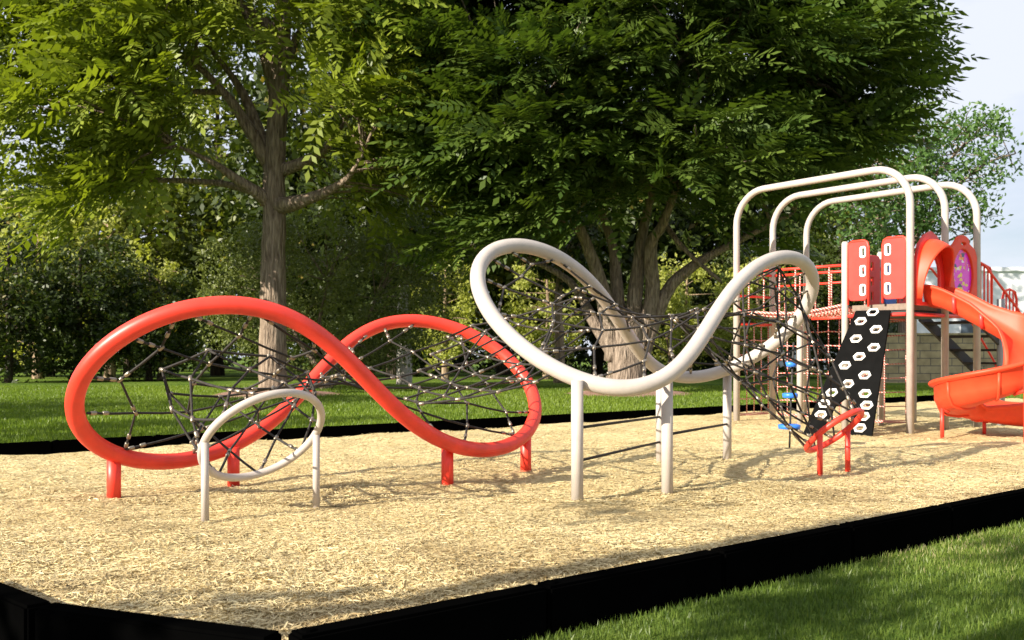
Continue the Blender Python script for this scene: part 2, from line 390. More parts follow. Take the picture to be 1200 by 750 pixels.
# ------------------------------------------------------------------ nets
def ferrule_mesh():
    m = MB(); m.tube([(-.024, 0, 0), (-.019, 0, 0), (.019, 0, 0), (.024, 0, 0)], [.011, .0150, .0150, .011], 8)
    me = bpy.data.meshes.new('connector'); me.from_pydata(m.v, [], m.f); me.polygons.foreach_set('use_smooth', m.sm); me.materials.append(M['metal']); return me
FER = ferrule_mesh()
def make_net(name, label, nodes, edges, ends=(), r=.0096):
    c = sum(nodes, Vector())/len(nodes)
    t = thing(name, label, 'climbing net', c)
    m = MB()
    for i, j in edges:
        a, b = nodes[i], nodes[j]; d = (b-a).length
        mid = (a+b)/2-UP*.012*d
        m.tube([a, mid, b], r, 6, cap=False)
    m.build('rope', 'rope', t)
    nb = {}
    for i, j in edges: nb.setdefault(i, []).append(j); nb.setdefault(j, []).append(i)
    spots = []
    for i, js in nb.items():
        j = js[random.randrange(len(js))]; d = (nodes[j]-nodes[i]).normalized()
        p = nodes[i]+d*(.05 if i in ends else 0)
        spots.append((p, d)) 
        if i not in ends and random.random() < .25: spots.append((p+d*.07, d))
        if i in ends: spots.append((p+d*.09, d))
    spots.sort(key=lambda s: s[0].y)
    proto = None
    for k, (p, d) in enumerate(spots[:100]):
        o = bpy.data.objects.new('connector', FER); C.objects.link(o); o.parent = t; o.matrix_parent_inverse = Matrix.Translation(-c)
        o.location = p; o.rotation_mode = 'QUATERNION'; o.rotation_quaternion = Vector((1, 0, 0)).rotation_difference(d)
    if len(spots) > 100:
        m = MB()
        for p, d in spots[100:]: m.tube([p-d*.028, p-d*.022, p+d*.022, p+d*.028], [.011, .0165, .0165, .011], 8)
        tag(m.build('connector', 'metal', t), kind='stuff')
    return t
def web(co, sp, seed, ang=0, drop=.1):
    """jittered two-way rope mesh filling a loop, tied to its tube"""
    rd = random.Random(seed); nodes = []; edges = []; ends = set(); key = {}
    a = (math.cos(ang)*sp, math.sin(ang)*sp); b = (math.cos(ang+R(82))*sp, math.sin(ang+R(82))*sp)
    K = int(1/sp)+2
    pos = {}
    for i in range(-K, K+1):
        for j in range(-K, K+1):
            x = a[0]*(i+.4)+b[0]*(j+.3)+rd.uniform(-.17, .17)*sp; y = a[1]*(i+.4)+b[1]*(j+.3)+rd.uniform(-.17, .17)*sp
            pos[i, j] = (x, y)
            if math.hypot(x, y) < .885: key[i, j] = len(nodes); nodes.append(disc(co, math.hypot(x, y), math.atan2(y, x)))
    for (i, j), n0 in list(key.items()):
        for di, dj in ((1, 0), (0, 1), (-1, 0), (0, -1)):
            q = (i+di, j+dj)
            if q in key:
                if (di > 0 or dj > 0) and rd.random() > drop: edges.append((n0, key[q]))
            elif math.hypot(*pos[i, j]) > .55:
                x, y = pos[i, j]; X, Y = pos[q]; r0, r1 = math.hypot(x, y), math.hypot(X, Y)
                if r1 < r0+.04: continue
                t = min(1, (.965-r0)/(r1-r0)); X, Y = x+(X-x)*t, y+(Y-y)*t; th = math.atan2(Y, X)
                nodes.append(disc(co, .965, th)); edges.append((n0, len(nodes)-1)); ends.add(len(nodes)-1)
    return nodes, edges, ends
def funnel(A, B, n, m, seed, sag=.1, waist=.0, endA=False, endB=True):
    """diamond lattice between closed curves A and B (functions of angle)"""
    rd = random.Random(seed)
    best = None
    for sgn in (1, -1):
        for ph in range(0, 360, 5):
            e = sum((A(2*math.pi*k/12)-B(sgn*2*math.pi*k/12+R(ph))).length_squared for k in range(12))
            if best is None or e < best[0]: best = (e, sgn, R(ph))
    _, sg, ph = best
    nodes = []; edges = []; ends = set(); rows = []
    cA = sum((A(2*math.pi*k/12) for k in range(12)), Vector())/12; cB = sum((B(2*math.pi*k/12) for k in range(12)), Vector())/12
    for i in range(m+1):
        w = i/m; row = []
        for k in range(n):
            q = 2*math.pi*(k+.5*(i % 2))/n+(rd.uniform(-.1, .1)/n*2 if 0 < i < m else 0)
            ww = w+(rd.uniform(-.15, .15)/m if 0 < i < m else 0)
            p = A(q).lerp(B(sg*q+ph), ww); ax = cA.lerp(cB, ww)
            p = p.lerp(ax, waist*math.sin(math.pi*w)); p.z -= sag*math.sin(math.pi*w)
            nodes.append(p); row.append(len(nodes)-1)
        rows.append(row)
    for i in range(m):
        for k in range(n):
            a = rows[i][k]
            if i % 2 == 0: edges += [(a, rows[i+1][k]), (a, rows[i+1][(k-1) % n])]
            else: edges += [(a, rows[i+1][k]), (a, rows[i+1][(k+1) % n])]
    for i in range(3, m, 3):
        for k in range(n): edges.append((rows[i][k], rows[i][(k+1) % n]))
    if not endA:
        for k in range(n): edges.append((rows[0][k], rows[0][(k+1) % n]))
    if endB: ends.update(rows[m])
    return nodes, edges, ends
def sub(co, t0, rc_, rr, sag=0):
    def fn(q):
        x = rc_*math.cos(R(t0))+rr*math.cos(q); y = rc_*math.sin(R(t0))+rr*math.sin(q)
        return disc(co, min(.97, math.hypot(x, y)), math.atan2(y, x), sag)
    return fn
make_net('rope_net', 'black rope web strung across the large red loop', *web(RED, .235, 3, .9))
make_net('rope_net', 'black rope web strung across the large beige loop', *web(BEI, .225, 5, .35))
make_net('rope_net', 'black rope funnel running from the red loop down to the small beige hoop', *funnel(sub(RED, 240, .50, .28), ringA, 8, 3, 7, .03))
def sheet(A, B, n, m, seed, sag):
    rd = random.Random(seed); nodes = []; edges = []; rows = []
    for i in range(m+1):
        w = i/m; row = []
        for k in range(n+(i % 2)):
            u = (k+(.5 if i % 2 == 0 else 0))/n; e = rd.uniform(-.12, .12)/m if 0 < i < m else 0
            p = A(u).lerp(B(u), w+e); p.z -= sag*math.sin(math.pi*w)*(.4+.6*math.sin(math.pi*u)); nodes.append(p); row.append(len(nodes)-1)
        rows.append(row)
    for i in range(m):
        a, b = rows[i], rows[i+1]
        for k in range(len(a)):
            for q in ((k, k+1) if len(b) > len(a) else (k-1, k)):
                if 0 <= q < len(b): edges.append((a[k], b[q]))
    for i in range(2, m, 4):
        for k in range(len(rows[i])-1): edges.append((rows[i][k], rows[i][k+1]))
    for r_ in (rows[0][:1]+[x[0] for x in rows[1::2]], [x[-1] for x in rows[1::2]]):
        edges += list(zip(r_, r_[1:]))
    return nodes, edges, set()
make_net('rope_net', 'black rope sheet bridging the gap between red loop and beige loop', *sheet(lambda u: Vector((-.54, 9.2, 1.36)).lerp(Vector((-.90, 7.9, .68)), u)-Vector((.12, 0, .06))*math.sin(math.pi*u), lambda u: Vector((.76, 8.9, 1.70)).lerp(Vector((.36, 7.65, .93)), u)+Vector((.1, 0, 0))*math.sin(math.pi*u), 5, 8, 8, .10))
make_net('rope_net', 'black rope funnel running from the beige loop down to the small red hoop', *funnel(sub(BEI, 350, .52, .40), ringB, 8, 6, 9, .0))

# ------------------------------------------------------------------ play tower
P1 = Vector((5.64, 13.38, 0)); BAY = .985; LB = 3.05; DZ = 1.84
def T(a, b, z=0): return P1+E1*a+E2*b+UP*z
tower = thing('play_tower', 'raised play tower with three tall beige arches and red panels', 'play tower', T(.98, 1.0))
for k in range(3):
    a = BAY*k; r = .55; top = 3.80; pts = [T(a, 0, -.05), T(a, 0, top-r)]
    for s in range(1, 9): q = R(90*s/9); pts.append(T(a, r*(1-math.cos(q)), top-r+r*math.sin(q)))
    pts += [T(a, r, top), T(a, LB*.5, top), T(a, LB-r, top)]
    for s in range(1, 9): q = R(90*s/9); pts.append(T(a, LB-r+r*math.sin(q), top-r+r*math.cos(q)))
    pts += [T(a, LB, top-r), T(a, LB, -.05)]
    m = MB(); m.tube(pts, .053, 18); m.build('arch', 'beige', tower)
def post(a, b, top, mat='post', r=.05):
    m = MB(); p = T(a, b)
    m.tube([p+UP*-.05, p+UP*(top-.03), p+UP*top], [r, r, r*.7], 16); return m.build('post', mat, tower)
post(0, 1.03, 2.80); post(1.03, 1.06, 2.72); post(2*BAY, 1.03, 2.75); post(.55, 2.2, 1.78, 'post', .05)
m = MB(); m.box(T(BAY/2, .515, DZ-.045), (E1, E2, UP), (BAY/2-.075, .515-.075, .045)); m.build('deck', 'deck', tower)
m = MB(); m.box(T(BAY*1.5, .515, DZ-.045), (E1, E2, UP), (BAY/2-.075, .515-.075, .045)); m.build('deck', 'deck', tower)
m = MB()
for a0, a1, b0, b1 in ((0, 0, .06, .97), (.06, 1.9, .0, .0), (.06, 1.9, 1.03, 1.03)):
    m.tube([T(a0, b0, DZ-.16), T(a1, b1, DZ-.16)], .028, 10)
m.build('deck_rail', 'redplastic', tower)
m = MB(); m.box(T(BAY, .515, DZ-.13), (E1, E2, UP), (BAY-.1, .42, .035)); m.build('deck_frame', 'dark', tower)
# entrance panels (face a=0), with white rimmed hand holes
def entry(b0, b1, flip):
    w = b1-b0; h = .86
    fr = frame4(T(0, b1, DZ+.07), -E2, UP)
    xo = w-.075 if not flip else .075
    hx = (w-.105, w-.025) if not flip else (.025, .105)
    holes = [rrect(hx[0], .075+.28*k, hx[1], .225+.28*k, .025) for k in range(3)]
    p = slab('panel', rrect(0, 0, w, h, .06), holes, .03, .006, 'redplastic', tower, fr)
    for k in range(3):
        ring = rrect(hx[0]-.006, .075+.28*k-.006, hx[1]+.006, .225+.28*k+.006, .03)
        slab('hole_rim', ring, [rrect(hx[0]+.022, .090+.28*k, hx[1]-.006, .210+.28*k, .015)], .042, .005, 'white', p, fr)
    m = MB(); e = [(-.02, -.06)]+[(-.02, h-.08), (0, h-.01), (.05, h+.02), (w-.05, h+.02), (w, h-.01), (w+.02, h-.08), (w+.02, -.10)]
    m.tube([fr @ Vector((x, y, 0)) for x, y in e], .018, 8); m.build('panel_frame', 'red', tower)
entry(.665, .96, False); entry(.065, .40, True)
def plain(a0, a1, b, z0, z1, mat, holes=True):
    fr = frame4(T(a0, b, z0), E1, UP); w = a1-a0; h = z1-z0
    hs = [rrect(w*.2, h*(.08+.3*k), w*.45, h*(.28+.3*k), .03) for k in range(3)] if holes else []
    return slab('panel', rrect(0, 0, w, h, .06), hs, .03, .006, mat, tower, fr)
plain(.62, .94, 1.03, DZ+.03, DZ+.80, 'redplastic'); plain(1.1, 1.42, 1.03, DZ+.05, DZ+.85, 'blue', False); plain(1.5, 1.88, 1.03, DZ+.05, DZ+.85, 'redplastic')
# oval window panel (face b=0, second bay)
fr = frame4(T(BAY+.08, -.01, DZ+.02), E1, UP); w = BAY-.16; h = .92
out = [(0, 0), (w, 0), (w, h*.8), (w*.93, h*.92), (w*.72, h*1.0)]+[(w*.5+.18*math.cos(R(q)), h*1.02+.10*math.sin(R(q))) for q in range(20, 170, 15)]+[(w*.2, h*.98), (w*.05, h*.9), (0, h*.8)]
ov = [(w/2+.31*math.cos(R(q)), .45+.40*math.sin(R(q))) for q in range(0, 360, 10)]
hh = [(w/2+.09*math.cos(R(q)), h*1.0+.035*math.sin(R(q))) for q in range(0, 360, 20)]
wp = slab('window_panel', out, [ov, hh], .06, .012, 'orange', tower, fr)
d = slab('swirl_window', [(.30*math.cos(R(q)), .39*math.sin(R(q))) for q in range(0, 360, 10)], [], .016, .002, 'swirl', wp, Matrix.Identity(4))
d.data.transform(Matrix.Rotation(R(90), 4, 'X'))        # its own frame: x across, z up
d.matrix_parent_inverse = Matrix.Identity(4)              # the panel's world matrix is the identity
d.matrix_basis = fr @ Matrix.Translation((w/2, .45, -.012)) @ Matrix.Rotation(R(-90), 4, 'X')

# ------------------------------------------------------------------ spiral slide
L0, RS = 1.06, .44
S0 = T(BAY*.60, -.02); hd = -E2
cen = S0-E1*RS+hd*L0; th0 = math.atan2(E1.y, E1.x)
ZK = [(-1, 1.82), (0, 1.82), (.3, 1.74), (1.06, 1.30), (1.42, 1.05), (1.8, .76), (2.2, .56), (2.9, .34), (3.6, .20), (4.3, .13), (9, .13)]
def zs(s):
    for i in range(1, len(ZK)-2):
        if ZK[i][0] <= s <= ZK[i+1][0]:
            (x0, y0), (x1, y1), (x2, y2), (x3, y3) = ZK[i-1:i+3]; h = x2-x1; t = (s-x1)/h
            m1 = (y2-y0)/(x2-x0)*h; m2 = (y3-y1)/(x3-x1)*h
            return (2*t**3-3*t*t+1)*y1+(t**3-2*t*t+t)*m1+(3*t*t-2*t**3)*y2+(t**3-t*t)*m2
    return ZK[-1][1]
path = []
for k in range(14): s = L0*k/14; path.append((S0+hd*s, hd.copy(), s, min(1, max(0, (s-.7)/.4))))
tot = (th0-R(90)) % (2*math.pi)
for k in range(73):
    q = th0-tot*k/72; s = L0+RS*tot*k/72
    path.append((cen+Vector((math.cos(q), math.sin(q), 0))*RS, Vector((math.sin(q), -math.cos(q), 0)), s, 1))
pe, he, se, _ = path[-1]
for k in range(1, 9): path.append((pe+he*.1*k, he, se+.1*k, max(0, 1-k*.2)))
slide = thing('spiral_slide', 'orange red spiral slide curling down from the play tower', 'slide', (cen.x, cen.y, 0))
vs = []; rows = len(path); prof = None
for p, h_, s, bk in path:
    lat = Vector((-h_.y, h_.x, 0))       # rider's left = outside of the curve
    ho, hi, w_ = .28+.10*bk, .28-.11*bk, .25
    inner = [(-w_, hi), (-w_+.005, .13), (-w_+.05, .05), (-w_+.13, .01), (0, 0), (w_-.13, .015), (w_-.05, .06), (w_-.005, .16), (w_+.02*bk, ho-.04), (w_+.03*bk, ho)]
    outer = [(w_+.02+.03*bk, ho+.018), (w_+.06+.03*bk, ho+.012), (w_+.075+.03*bk, ho-.01), (w_+.065+.03*bk, ho-.035), (w_+.035, ho-.05), (w_+.028, .15), (w_-.03, .03), (w_-.13, -.02), (0, -.035), (-w_+.13, -.02), (-w_+.03, .02), (-w_-.02, .13), (-w_-.025, hi-.05), (-w_-.055, hi-.035), (-w_-.065, hi-.01), (-w_-.05, hi+.012), (-w_-.015, hi+.016)]
    prof = inner+outer
    c = p+UP*zs(s)
    for x, y in prof: vs.append(c+lat*x+UP*y)
n = len(prof); fs = []
for i in range(rows-1):
    for k in range(n): fs.append((i*n+k, i*n+(k+1) % n, (i+1)*n+(k+1) % n, (i+1)*n+k))
fs += [tuple(reversed(range(n))), tuple((rows-1)*n+k for k in range(n))]
m = MB(); m.add(vs, fs, True); ch = m.build('chute', 'orange', slide)
def at_s(s):
    i = min(range(rows), key=lambda i: abs(path[i][2]-s)); p, h_, s_, bk = path[i]
    return p, h_, Vector((-h_.y, h_.x, 0)), zs(s_), bk
# moulded brackets on the inner wall of the straight run, joint flanges round the turn
for s in (.42, .85):
    p, h_, lat, z, bk = at_s(s); m = MB(); hi = .28-.11*bk
    m.tube([p+UP*(z+y)-lat*x for x, y in ((.298, hi-.03), (.288, .13), (.25, .02))], .028, 8); m.build('bracket', 'redplastic', slide)
for s in (1.30, 1.75, 2.2, 2.62, 3.05, 3.45):
    p, h_, lat, z, bk = at_s(s); ho = .28+.10*bk
    m = MB(); m.tube([p+UP*(z+y)+lat*x for x, y in ((.295, ho-.06), (.285, .15), (.23, .02), (.14, -.025), (0, -.04), (-.14, -.025))], .02, 8); m.build('joint_flange', 'orange', slide)
for s, ex in ((2.05, .08), (2.85, -.1), (3.6, -.1)):
    p, h_, lat, z, bk = at_s(s); b = p+lat*(.29+ex)
    m = MB(); m.tube([(b.x, b.y, -.05), (b.x, b.y, z+.05 if ex < 0 else z+.34)], .025, 10); m.tube([b+UP*(z+.03), p+lat*.1+UP*(z-.03)], .022, 8); m.build('leg', 'red', slide)
# hood: panel with arched opening and a visor
fr = frame4(T(.08, -.03, DZ-.02), E1, UP); w = BAY-.16
out = [(0, 0), (w, 0), (w, .62), (w*.90, .86), (w*.70, 1.0), (w*.5, 1.06), (w*.30, 1.0), (w*.10, .86), (0, .62)]
op = [(w/2-.26, .03), (w/2+.26, .03), (w/2+.26, .45)]+[(w/2+.26*math.cos(R(q)), .45+.30*math.sin(R(q))) for q in range(15, 180, 15)]+[(w/2-.26, .45)]
slab('hood_panel', out, [op], .05, .012, 'redplastic', slide, fr)
m = MB(); na, nd = 26, 9; vs = []; fs = []
for j in range(nd+1):
    for i in range(na+1):
        q = math.pi*i/na; v = j/nd
        sq = max(0.0, math.sin(q)); dep = (.06+.20*sq**1.3)*v
        hw = .40-.03*v; ht = .92-.02*v-.10*v*v; z = .06+(ht-.06)*sq**.75; x = hw*math.cos(q)*(1 if abs(math.cos(q)) < .98 else 1)
        vs.append(T(BAY/2+x, -.055-dep, DZ+z*(1)))
for j in range(nd):
    for i in range(na): k = j*(na+1)+i; fs.append((k, k+1, k+na+2, k+na+1))
m.add(vs, fs, True); hood = m.build('hood', 'orange', slide)
sd = hood.modifiers.new('thickness', 'SOLIDIFY'); sd.thickness = .03; sd.offset = 0

# ------------------------------------------------------------------ climbing wall with hexagon holds
cw = thing('climbing_wall', 'sloping black climbing panel with white rimmed hexagon holds', 'climbing wall', T(-.6, .5))
tl, tr_, bl, br = T(-.06, .80, DZ-.10), T(-.06, .27, DZ-.10), T(-1.14, .97, -.03), T(-1.10, -.06, -.03)
xa = (br-bl).normalized(); ya = ((tl+tr_)/2-(bl+br)/2); fr = frame4((bl+br)/2, xa, ya); inv = fr.inverted()
def loc2(p): q = inv @ p; return (q.x, q.y)
nrm = Vector([fr[i][2] for i in range(3)])
def px2(px, py):
    d = Vector(((px-600)/F, 1, (HY-py)/F)); o = Vector((0, 0, H)); k = (Vector(fr.col[3][:3])-o).dot(nrm)/d.dot(nrm); return loc2(o+d*k)
q0, q1, q2, q3 = loc2(bl), loc2(br), loc2(tr_), loc2(tl)
arch = [(q0[0]+.30, q0[1]), (q0[0]+.31, .25), (q0[0]+.36, .48), (q0[0]+.46, .60), (q0[0]+.57, .58), (q0[0]+.64, .46), (q0[0]+.68, .25), (q0[0]+.70, q0[1])]
out = [q0]+arch+[q1, q2, q3]
hex_px = [(313, 137), (260, 177), (328, 213), (240, 254), (318, 292), (254, 332), (191, 371), (278, 414), (204, 452), (279, 495), (133, 490), (120, 540), (262, 545), (85, 588), (272, 595), (242, 645)]
hexes = []
for a, b in hex_px:
    x, y = px2(940+a/3.75, 330+b/3.75); hexes.append((x, y))
HX = [(1, 0), (.55, 1), (-.55, 1), (-1, 0), (-.55, -1), (.55, -1)]
def hexa(c, sx, sy): return [(c[0]+sx*a, c[1]+sy*b) for a, b in HX]
def inside(c):
    w = (q0[0]+(q3[0]-q0[0])*c[1]/q3[1], q1[0]+(q2[0]-q1[0])*c[1]/q2[1]); return w[0]+.12 < c[0] < w[1]-.12
hexes = [(min(max(c[0], q0[0]+(q3[0]-q0[0])*c[1]/q3[1]+.13), q1[0]+(q2[0]-q1[0])*c[1]/q2[1]-.13), c[1]) for c in hexes]
hexes = [c if c[1] > .66 else (max(c[0], q0[0]+.83) if c[0] > q0[0]+.5 else min(c[0], q0[0]+.185), max(c[1], .09)) for c in hexes]
pn = slab('panel', out, [hexa(c, .080, .049) for c in hexes], .035, .004, 'panelblack', cw, fr)
for c in hexes: slab('hold', hexa(c, .090, .058), [hexa(c, .071, .042)], .055, .006, 'white', cw, fr)

# ------------------------------------------------------------------ rope bridge and cargo nets
br_ = thing('rope_bridge', 'red rope bridge between the play tower and the far arch legs', 'rope bridge', T(.5, 2.0))
for a in (0, BAY):
    m = MB(); m.tube([T(a, 1.03, 2.45), T(a, LB, 2.47)], .022, 10); m.build('rail', 'red', br_)
for z in (2.47, 2.09, 1.62):
    m = MB(); m.tube([T(0, LB, z), T(BAY, LB, z)], .022, 10); m.build('rail', 'red', br_)
m = MB(); m.tube([T(0, 1.03, 1.66), T(0, 1.6, 1.66)], .02, 8); m.tube([T(BAY, 1.03, 2.28), T(BAY, LB, 2.28)], .018, 8); m.build('rail', 'red', br_)
m = MB()
def dip(b): return DZ-.03-.10*math.sin(math.pi*(b-1.03)/(LB-1.03))
for k in range(13):
    a = .06+(BAY-.12)*k/12; m.tube([T(a, 1.05+(LB-1.1)*j/10, dip(1.05+(LB-1.1)*j/10)+.01*(k % 2)) for j in range(11)], .013, 6)
for k in range(26):
    b = 1.07+(LB-1.14)*k/25; m.tube([T(.04, b, dip(b)+.03), T(.5, b, dip(b)), T(BAY-.04, b, dip(b)+.03)], .013, 6)
for a in (0, BAY):
    for k in range(6): b = 1.3+.3*k; m.tube([T(a, b, 2.45), T(a, b, dip(b))], .012, 6)
    m.tube([T(a, 1.05+(LB-1.1)*j/10, dip(1.05+(LB-1.1)*j/10)+.05) for j in range(11)], .02, 6)
m.build('rope_deck', 'redrope', br_)
def cargo(label, A_, B_, z0, z1, nx, nz):
    t = thing('cargo_net', label, 'cargo net', ((A_+B_)/2).to_tuple()); m = MB()
    for k in range(nx+1): p = A_.lerp(B_, k/nx); m.tube([p+UP*z0, p+UP*z1], .0085, 6)
    for k in range(nz+1):
        z = z0+(z1-z0)*k/nz; m.tube([A_.lerp(B_, j/nx)+UP*(z-.012*(j % 2)) for j in range(nx+1)], .0085, 6)
    m.build('rope_grid', 'redrope', t)
    m = MB()
    for z in (z0, ): m.tube([A_+UP*(z-.03), B_+UP*(z-.03)], .014, 6)
    m.build('bottom_rope', 'redrope', t)
    return t
cargo('red and white rope grid hanging beneath the long side of the bridge', T(BAY, 1.16), T(BAY, LB-.1), .10, 1.72, 9, 7)
cargo('red and white rope grid hanging between the two far arch legs', T(.1, LB+.02), T(BAY-.1, LB+.02), .12, 1.6, 4, 6)
cargo('narrow red rope net hanging behind the black climbing panel', T(BAY*.62, 1.1), T(BAY*.98, .60), .10, 1.62, 2, 7)

# ------------------------------------------------------------------ pod climber
Y = 11.2; bx = (925-600)/F*Y
pc = thing('pod_climber', 'thin dark pole with three blue discs standing beside the rope funnel', 'pod climber', (bx, Y, 0))
m = MB(); m.tube([(bx, Y, -.05), (bx+.02, Y, .6), (bx+.05, Y, 1.25)], .012, 8); m.build('pole', 'dark', pc)
for py, wpx, dx in ((500, 26, 0), (463.5, 18, .01), (427, 14, .02)):
    z = H+(HY-py)/F*Y; r = wpx/2/F*Y; m = MB()
    m.tube([(bx+dx, Y, z-.03), (bx+dx, Y, z-.025), (bx+dx, Y, z+.02), (bx+dx, Y, z+.03)], [r*.6, r*.95, r, r*.8], 20); m.build('disc', 'blue', pc)

# ------------------------------------------------------------------ stairs off the tower
st = thing('play_stairs', 'dark stairs with red handrails leaving the tower behind the slide', 'stairs', T(2.6, .5))
a0 = 2*BAY+.08
for b in (.08, .95):
    m = MB(); p, q = T(a0, b, DZ-.10), T(a0+2.9, b, .35); d = (q-p).normalized(); m.box((p+q)/2, (d, E2, d.cross(E2)), ((q-p).length/2, .02, .09)); m.build('stringer', 'dark', st)
    pts = [T(a0-.02, b, DZ+.75), T(a0+.35, b, DZ+.68), T(a0+.8, b, DZ+.42), T(a0+1.5, b, DZ+.02), T(a0+2.6, b, .95), T(a0+2.7, b, .8), T(a0+2.7, b, 0)]
    m = MB(); m.tube(pts, .02, 8); m.build('handrail', 'red', st)
for k in range(6):
    m = MB(); m.box(T(a0+.25+.42*k, .515, DZ-.22-.22*k), (E1, E2, UP), (.17, .41, .02)); m.build('tread', 'dark', st)
for (aa, zz) in ((a0+.12, DZ-.05), (a0+1.0, DZ-.40), (a0+1.75, DZ-.72)):
    w = .5; m = MB(); o_ = lambda x, y: T(aa+x, .10, zz+y)
    m.tube([o_(0, 0), o_(0, .58), o_(.06, .70), o_(w/2, .74), o_(w-.06, .70), o_(w, .58), o_(w, -.05)], .02, 8)
    for x in (.125, .25, .375): m.tube([o_(x, 0), o_(x, .72)], .013, 6)
    m.tube([o_(0, .02), o_(w, -.02)], .018, 8); m.build('guard', 'red', st)
m = MB(); p = T(a0+.85, .06); m.tube([p-UP*.05, p+UP*2.0], .06, 14); m.build('post', 'grey', st)
m = MB(); p = T(a0+.85, .98); m.tube([p-UP*.05, p+UP*2.0], .06, 14); m.build('post', 'post', st)

# ------------------------------------------------------------------ far wall and building
wl = MB(); Yw = 40.0; x0, x1 = 400/F*Yw, 30
wl.box(((x0+x1)/2, Yw+.3, .90), ((1, 0, 0), (0, 1, 0), UP), ((x1-x0)/2, .3, 1.05)); 
w_ = wl.build('block_wall', 'block', None, ((x0+x1)/2, Yw+.3, 0)); tag(w_, 'low tan split block wall across the far lawn on the right', 'wall')
cp = MB(); cp.box(((x0+x1)/2, Yw+.3, 1.99), ((1, 0, 0), (0, 1, 0), UP), ((x1-x0)/2+.05, .36, .04)); cp.build('coping', 'block', w_)
Yb = 72.0; bx0 = 300/F*Yb; bt = H+(HY-318)/F*Yb
bd = thing('pale_building', 'long pale flat roofed building beyond the block wall', 'building', (45, Yb+6, 0))
m = MB(); m.box(((bx0+75)/2, Yb+6, bt/2), ((1, 0, 0), (0, 1, 0), UP), ((75-bx0)/2, 6, bt/2)); m.build('wall', 'bwall', bd)
m = MB(); m.box(((bx0+75)/2, Yb+6, bt+.15), ((1, 0, 0), (0, 1, 0), UP), ((75-bx0)/2+.2, 6.2, .15)); m.build('roof', 'bwall', bd)
m = MB(); m.box(((1152-600)/F*Yb, Yb+5, bt+.9), ((1, 0, 0), (0, 1, 0), UP), (.9, .9, .6)); m.build('rooftop_unit', 'broof', bd)
for k in range(7):
    m = MB(); m.box((bx0+4+6*k, Yb-.02, 2.9), ((1, 0, 0), (0, 1, 0), UP), (1.3, .06, .9)); m.build('window', 'bglass', bd)

# ------------------------------------------------------------------ trees
def nrmz(a): return a/np.maximum(np.linalg.norm(a, axis=-1, keepdims=True), 1e-9)
def pinnate(cn, d, nr, L, droop, K=6, lw=.44, ll=.31):
    """compound leaves: cn, d, nr (n,3), L (n) -> quads"""
    n = len(cn); d = nrmz(d); lat = nrmz(np.cross(d, nr)); nr = np.cross(lat, d)
    s = (np.arange(K)+.8)/(K+.3)
    prof = ll*np.sin(np.pi*(s*.78+.14))**.6
    out = []; tid = []
    dz = np.array([0, 0, -1.])
    for k in range(K):
        base = cn+d*(L*s[k])[:, None]+dz*(droop*L*s[k]**2)[:, None]
        fw = nrmz(d+dz*(droop*2*s[k]))
        for sg in (-1, 1):
            dr = nrmz(lat*sg*.85+fw*.62+nr*(rng.normal(0, .18, n))[:, None]+dz*.15)
            l = (L*prof[k]*(.85+.3*rng.random(n)))[:, None]; wv = nrmz(np.cross(nr, dr))*l*lw*.5
            out.append(np.stack([base, base+dr*l*.42+wv, base+dr*l, base+dr*l*.48-wv], 1)); tid.append(np.arange(n))
    base = cn+d*(L*.98)[:, None]+dz*(droop*L)[:, None]; fw = nrmz(d+dz*(droop*2)); l = (L*ll)[:, None]; wv = lat*l*lw*.5
    out.append(np.stack([base, base+fw*l*.42+wv, base+fw*l, base+fw*l*.48-wv], 1)); tid.append(np.arange(n))
    return np.concatenate(out), np.concatenate(tid)
def rand_dirs(n):
    v = rng.normal(size=(n, 3)); return nrmz(v)
def simple_leaves(cn, d, L, w=.5):
    n = len(cn); d = nrmz(d); o = nrmz(np.cross(d, rand_dirs(n))); L = L[:, None]
    return np.stack([cn-d*L*.5, cn+o*L*w*.5, cn+d*L*.5, cn-o*L*w*.5], 1)
def limb(m, pts, r0, r1, n=10, wob=.06, sub=5):
    pts = [Vector(p) for p in pts]; out = []; rad = []
    k = len(pts)
    for i in range(k-1):
        p0 = pts[max(0, i-1)]; p1 = pts[i]; p2 = pts[i+1]; p3 = pts[min(k-1, i+2)]
        for s in range(sub):
            t = s/sub; t2, t3 = t*t, t*t*t
            out.append(.5*((2*p1)+(p2-p0)*t+(2*p0-5*p1+4*p2-p3)*t2+(3*p1-p0-3*p2+p3)*t3))
    out.append(pts[-1])
    for i in range(len(out)):
        u = i/(len(out)-1); rr = r0+(r1-r0)*u**.8; rad.append(rr*(1+random.uniform(-wob, wob)))
        if 0 < i < len(out)-1: out[i] += Vector((random.uniform(-1, 1), random.uniform(-1, 1), 0))*rr*wob*1.5
    m.tube(out, rad, n); return out
def puffs_in(ell, n, seed, shell=.55):
    rd = random.Random(seed); ps = []
    vol = [e[3]*e[4]*e[5] for e in ell]
    for k in range(n):
        e = rd.choices(ell, vol)[0]
        while True:
            v = Vector((rd.uniform(-1, 1), rd.uniform(-1, 1), rd.uniform(-1, 1)))
            if shell < v.length < 1: break
        ps.append((Vector((e[0]+v.x*e[3], e[1]+v.y*e[4], e[2]+v.z*e[5])), v))
    return ps
def branches_to(m, anchors, puffs, r=.05, frac=1):
    for p, v in puffs:
        if random.random() > frac: continue
        a = min(anchors, key=lambda q: (q-p).length+max(0, q.z-p.z)*.6)
        mid = a.lerp(p, .5)+Vector((random.uniform(-.2, .2), random.uniform(-.2, .2), random.uniform(0, .35)))
        limb(m, [a, mid, p], r*(1+random.random()), .012, 5, .1, 3)

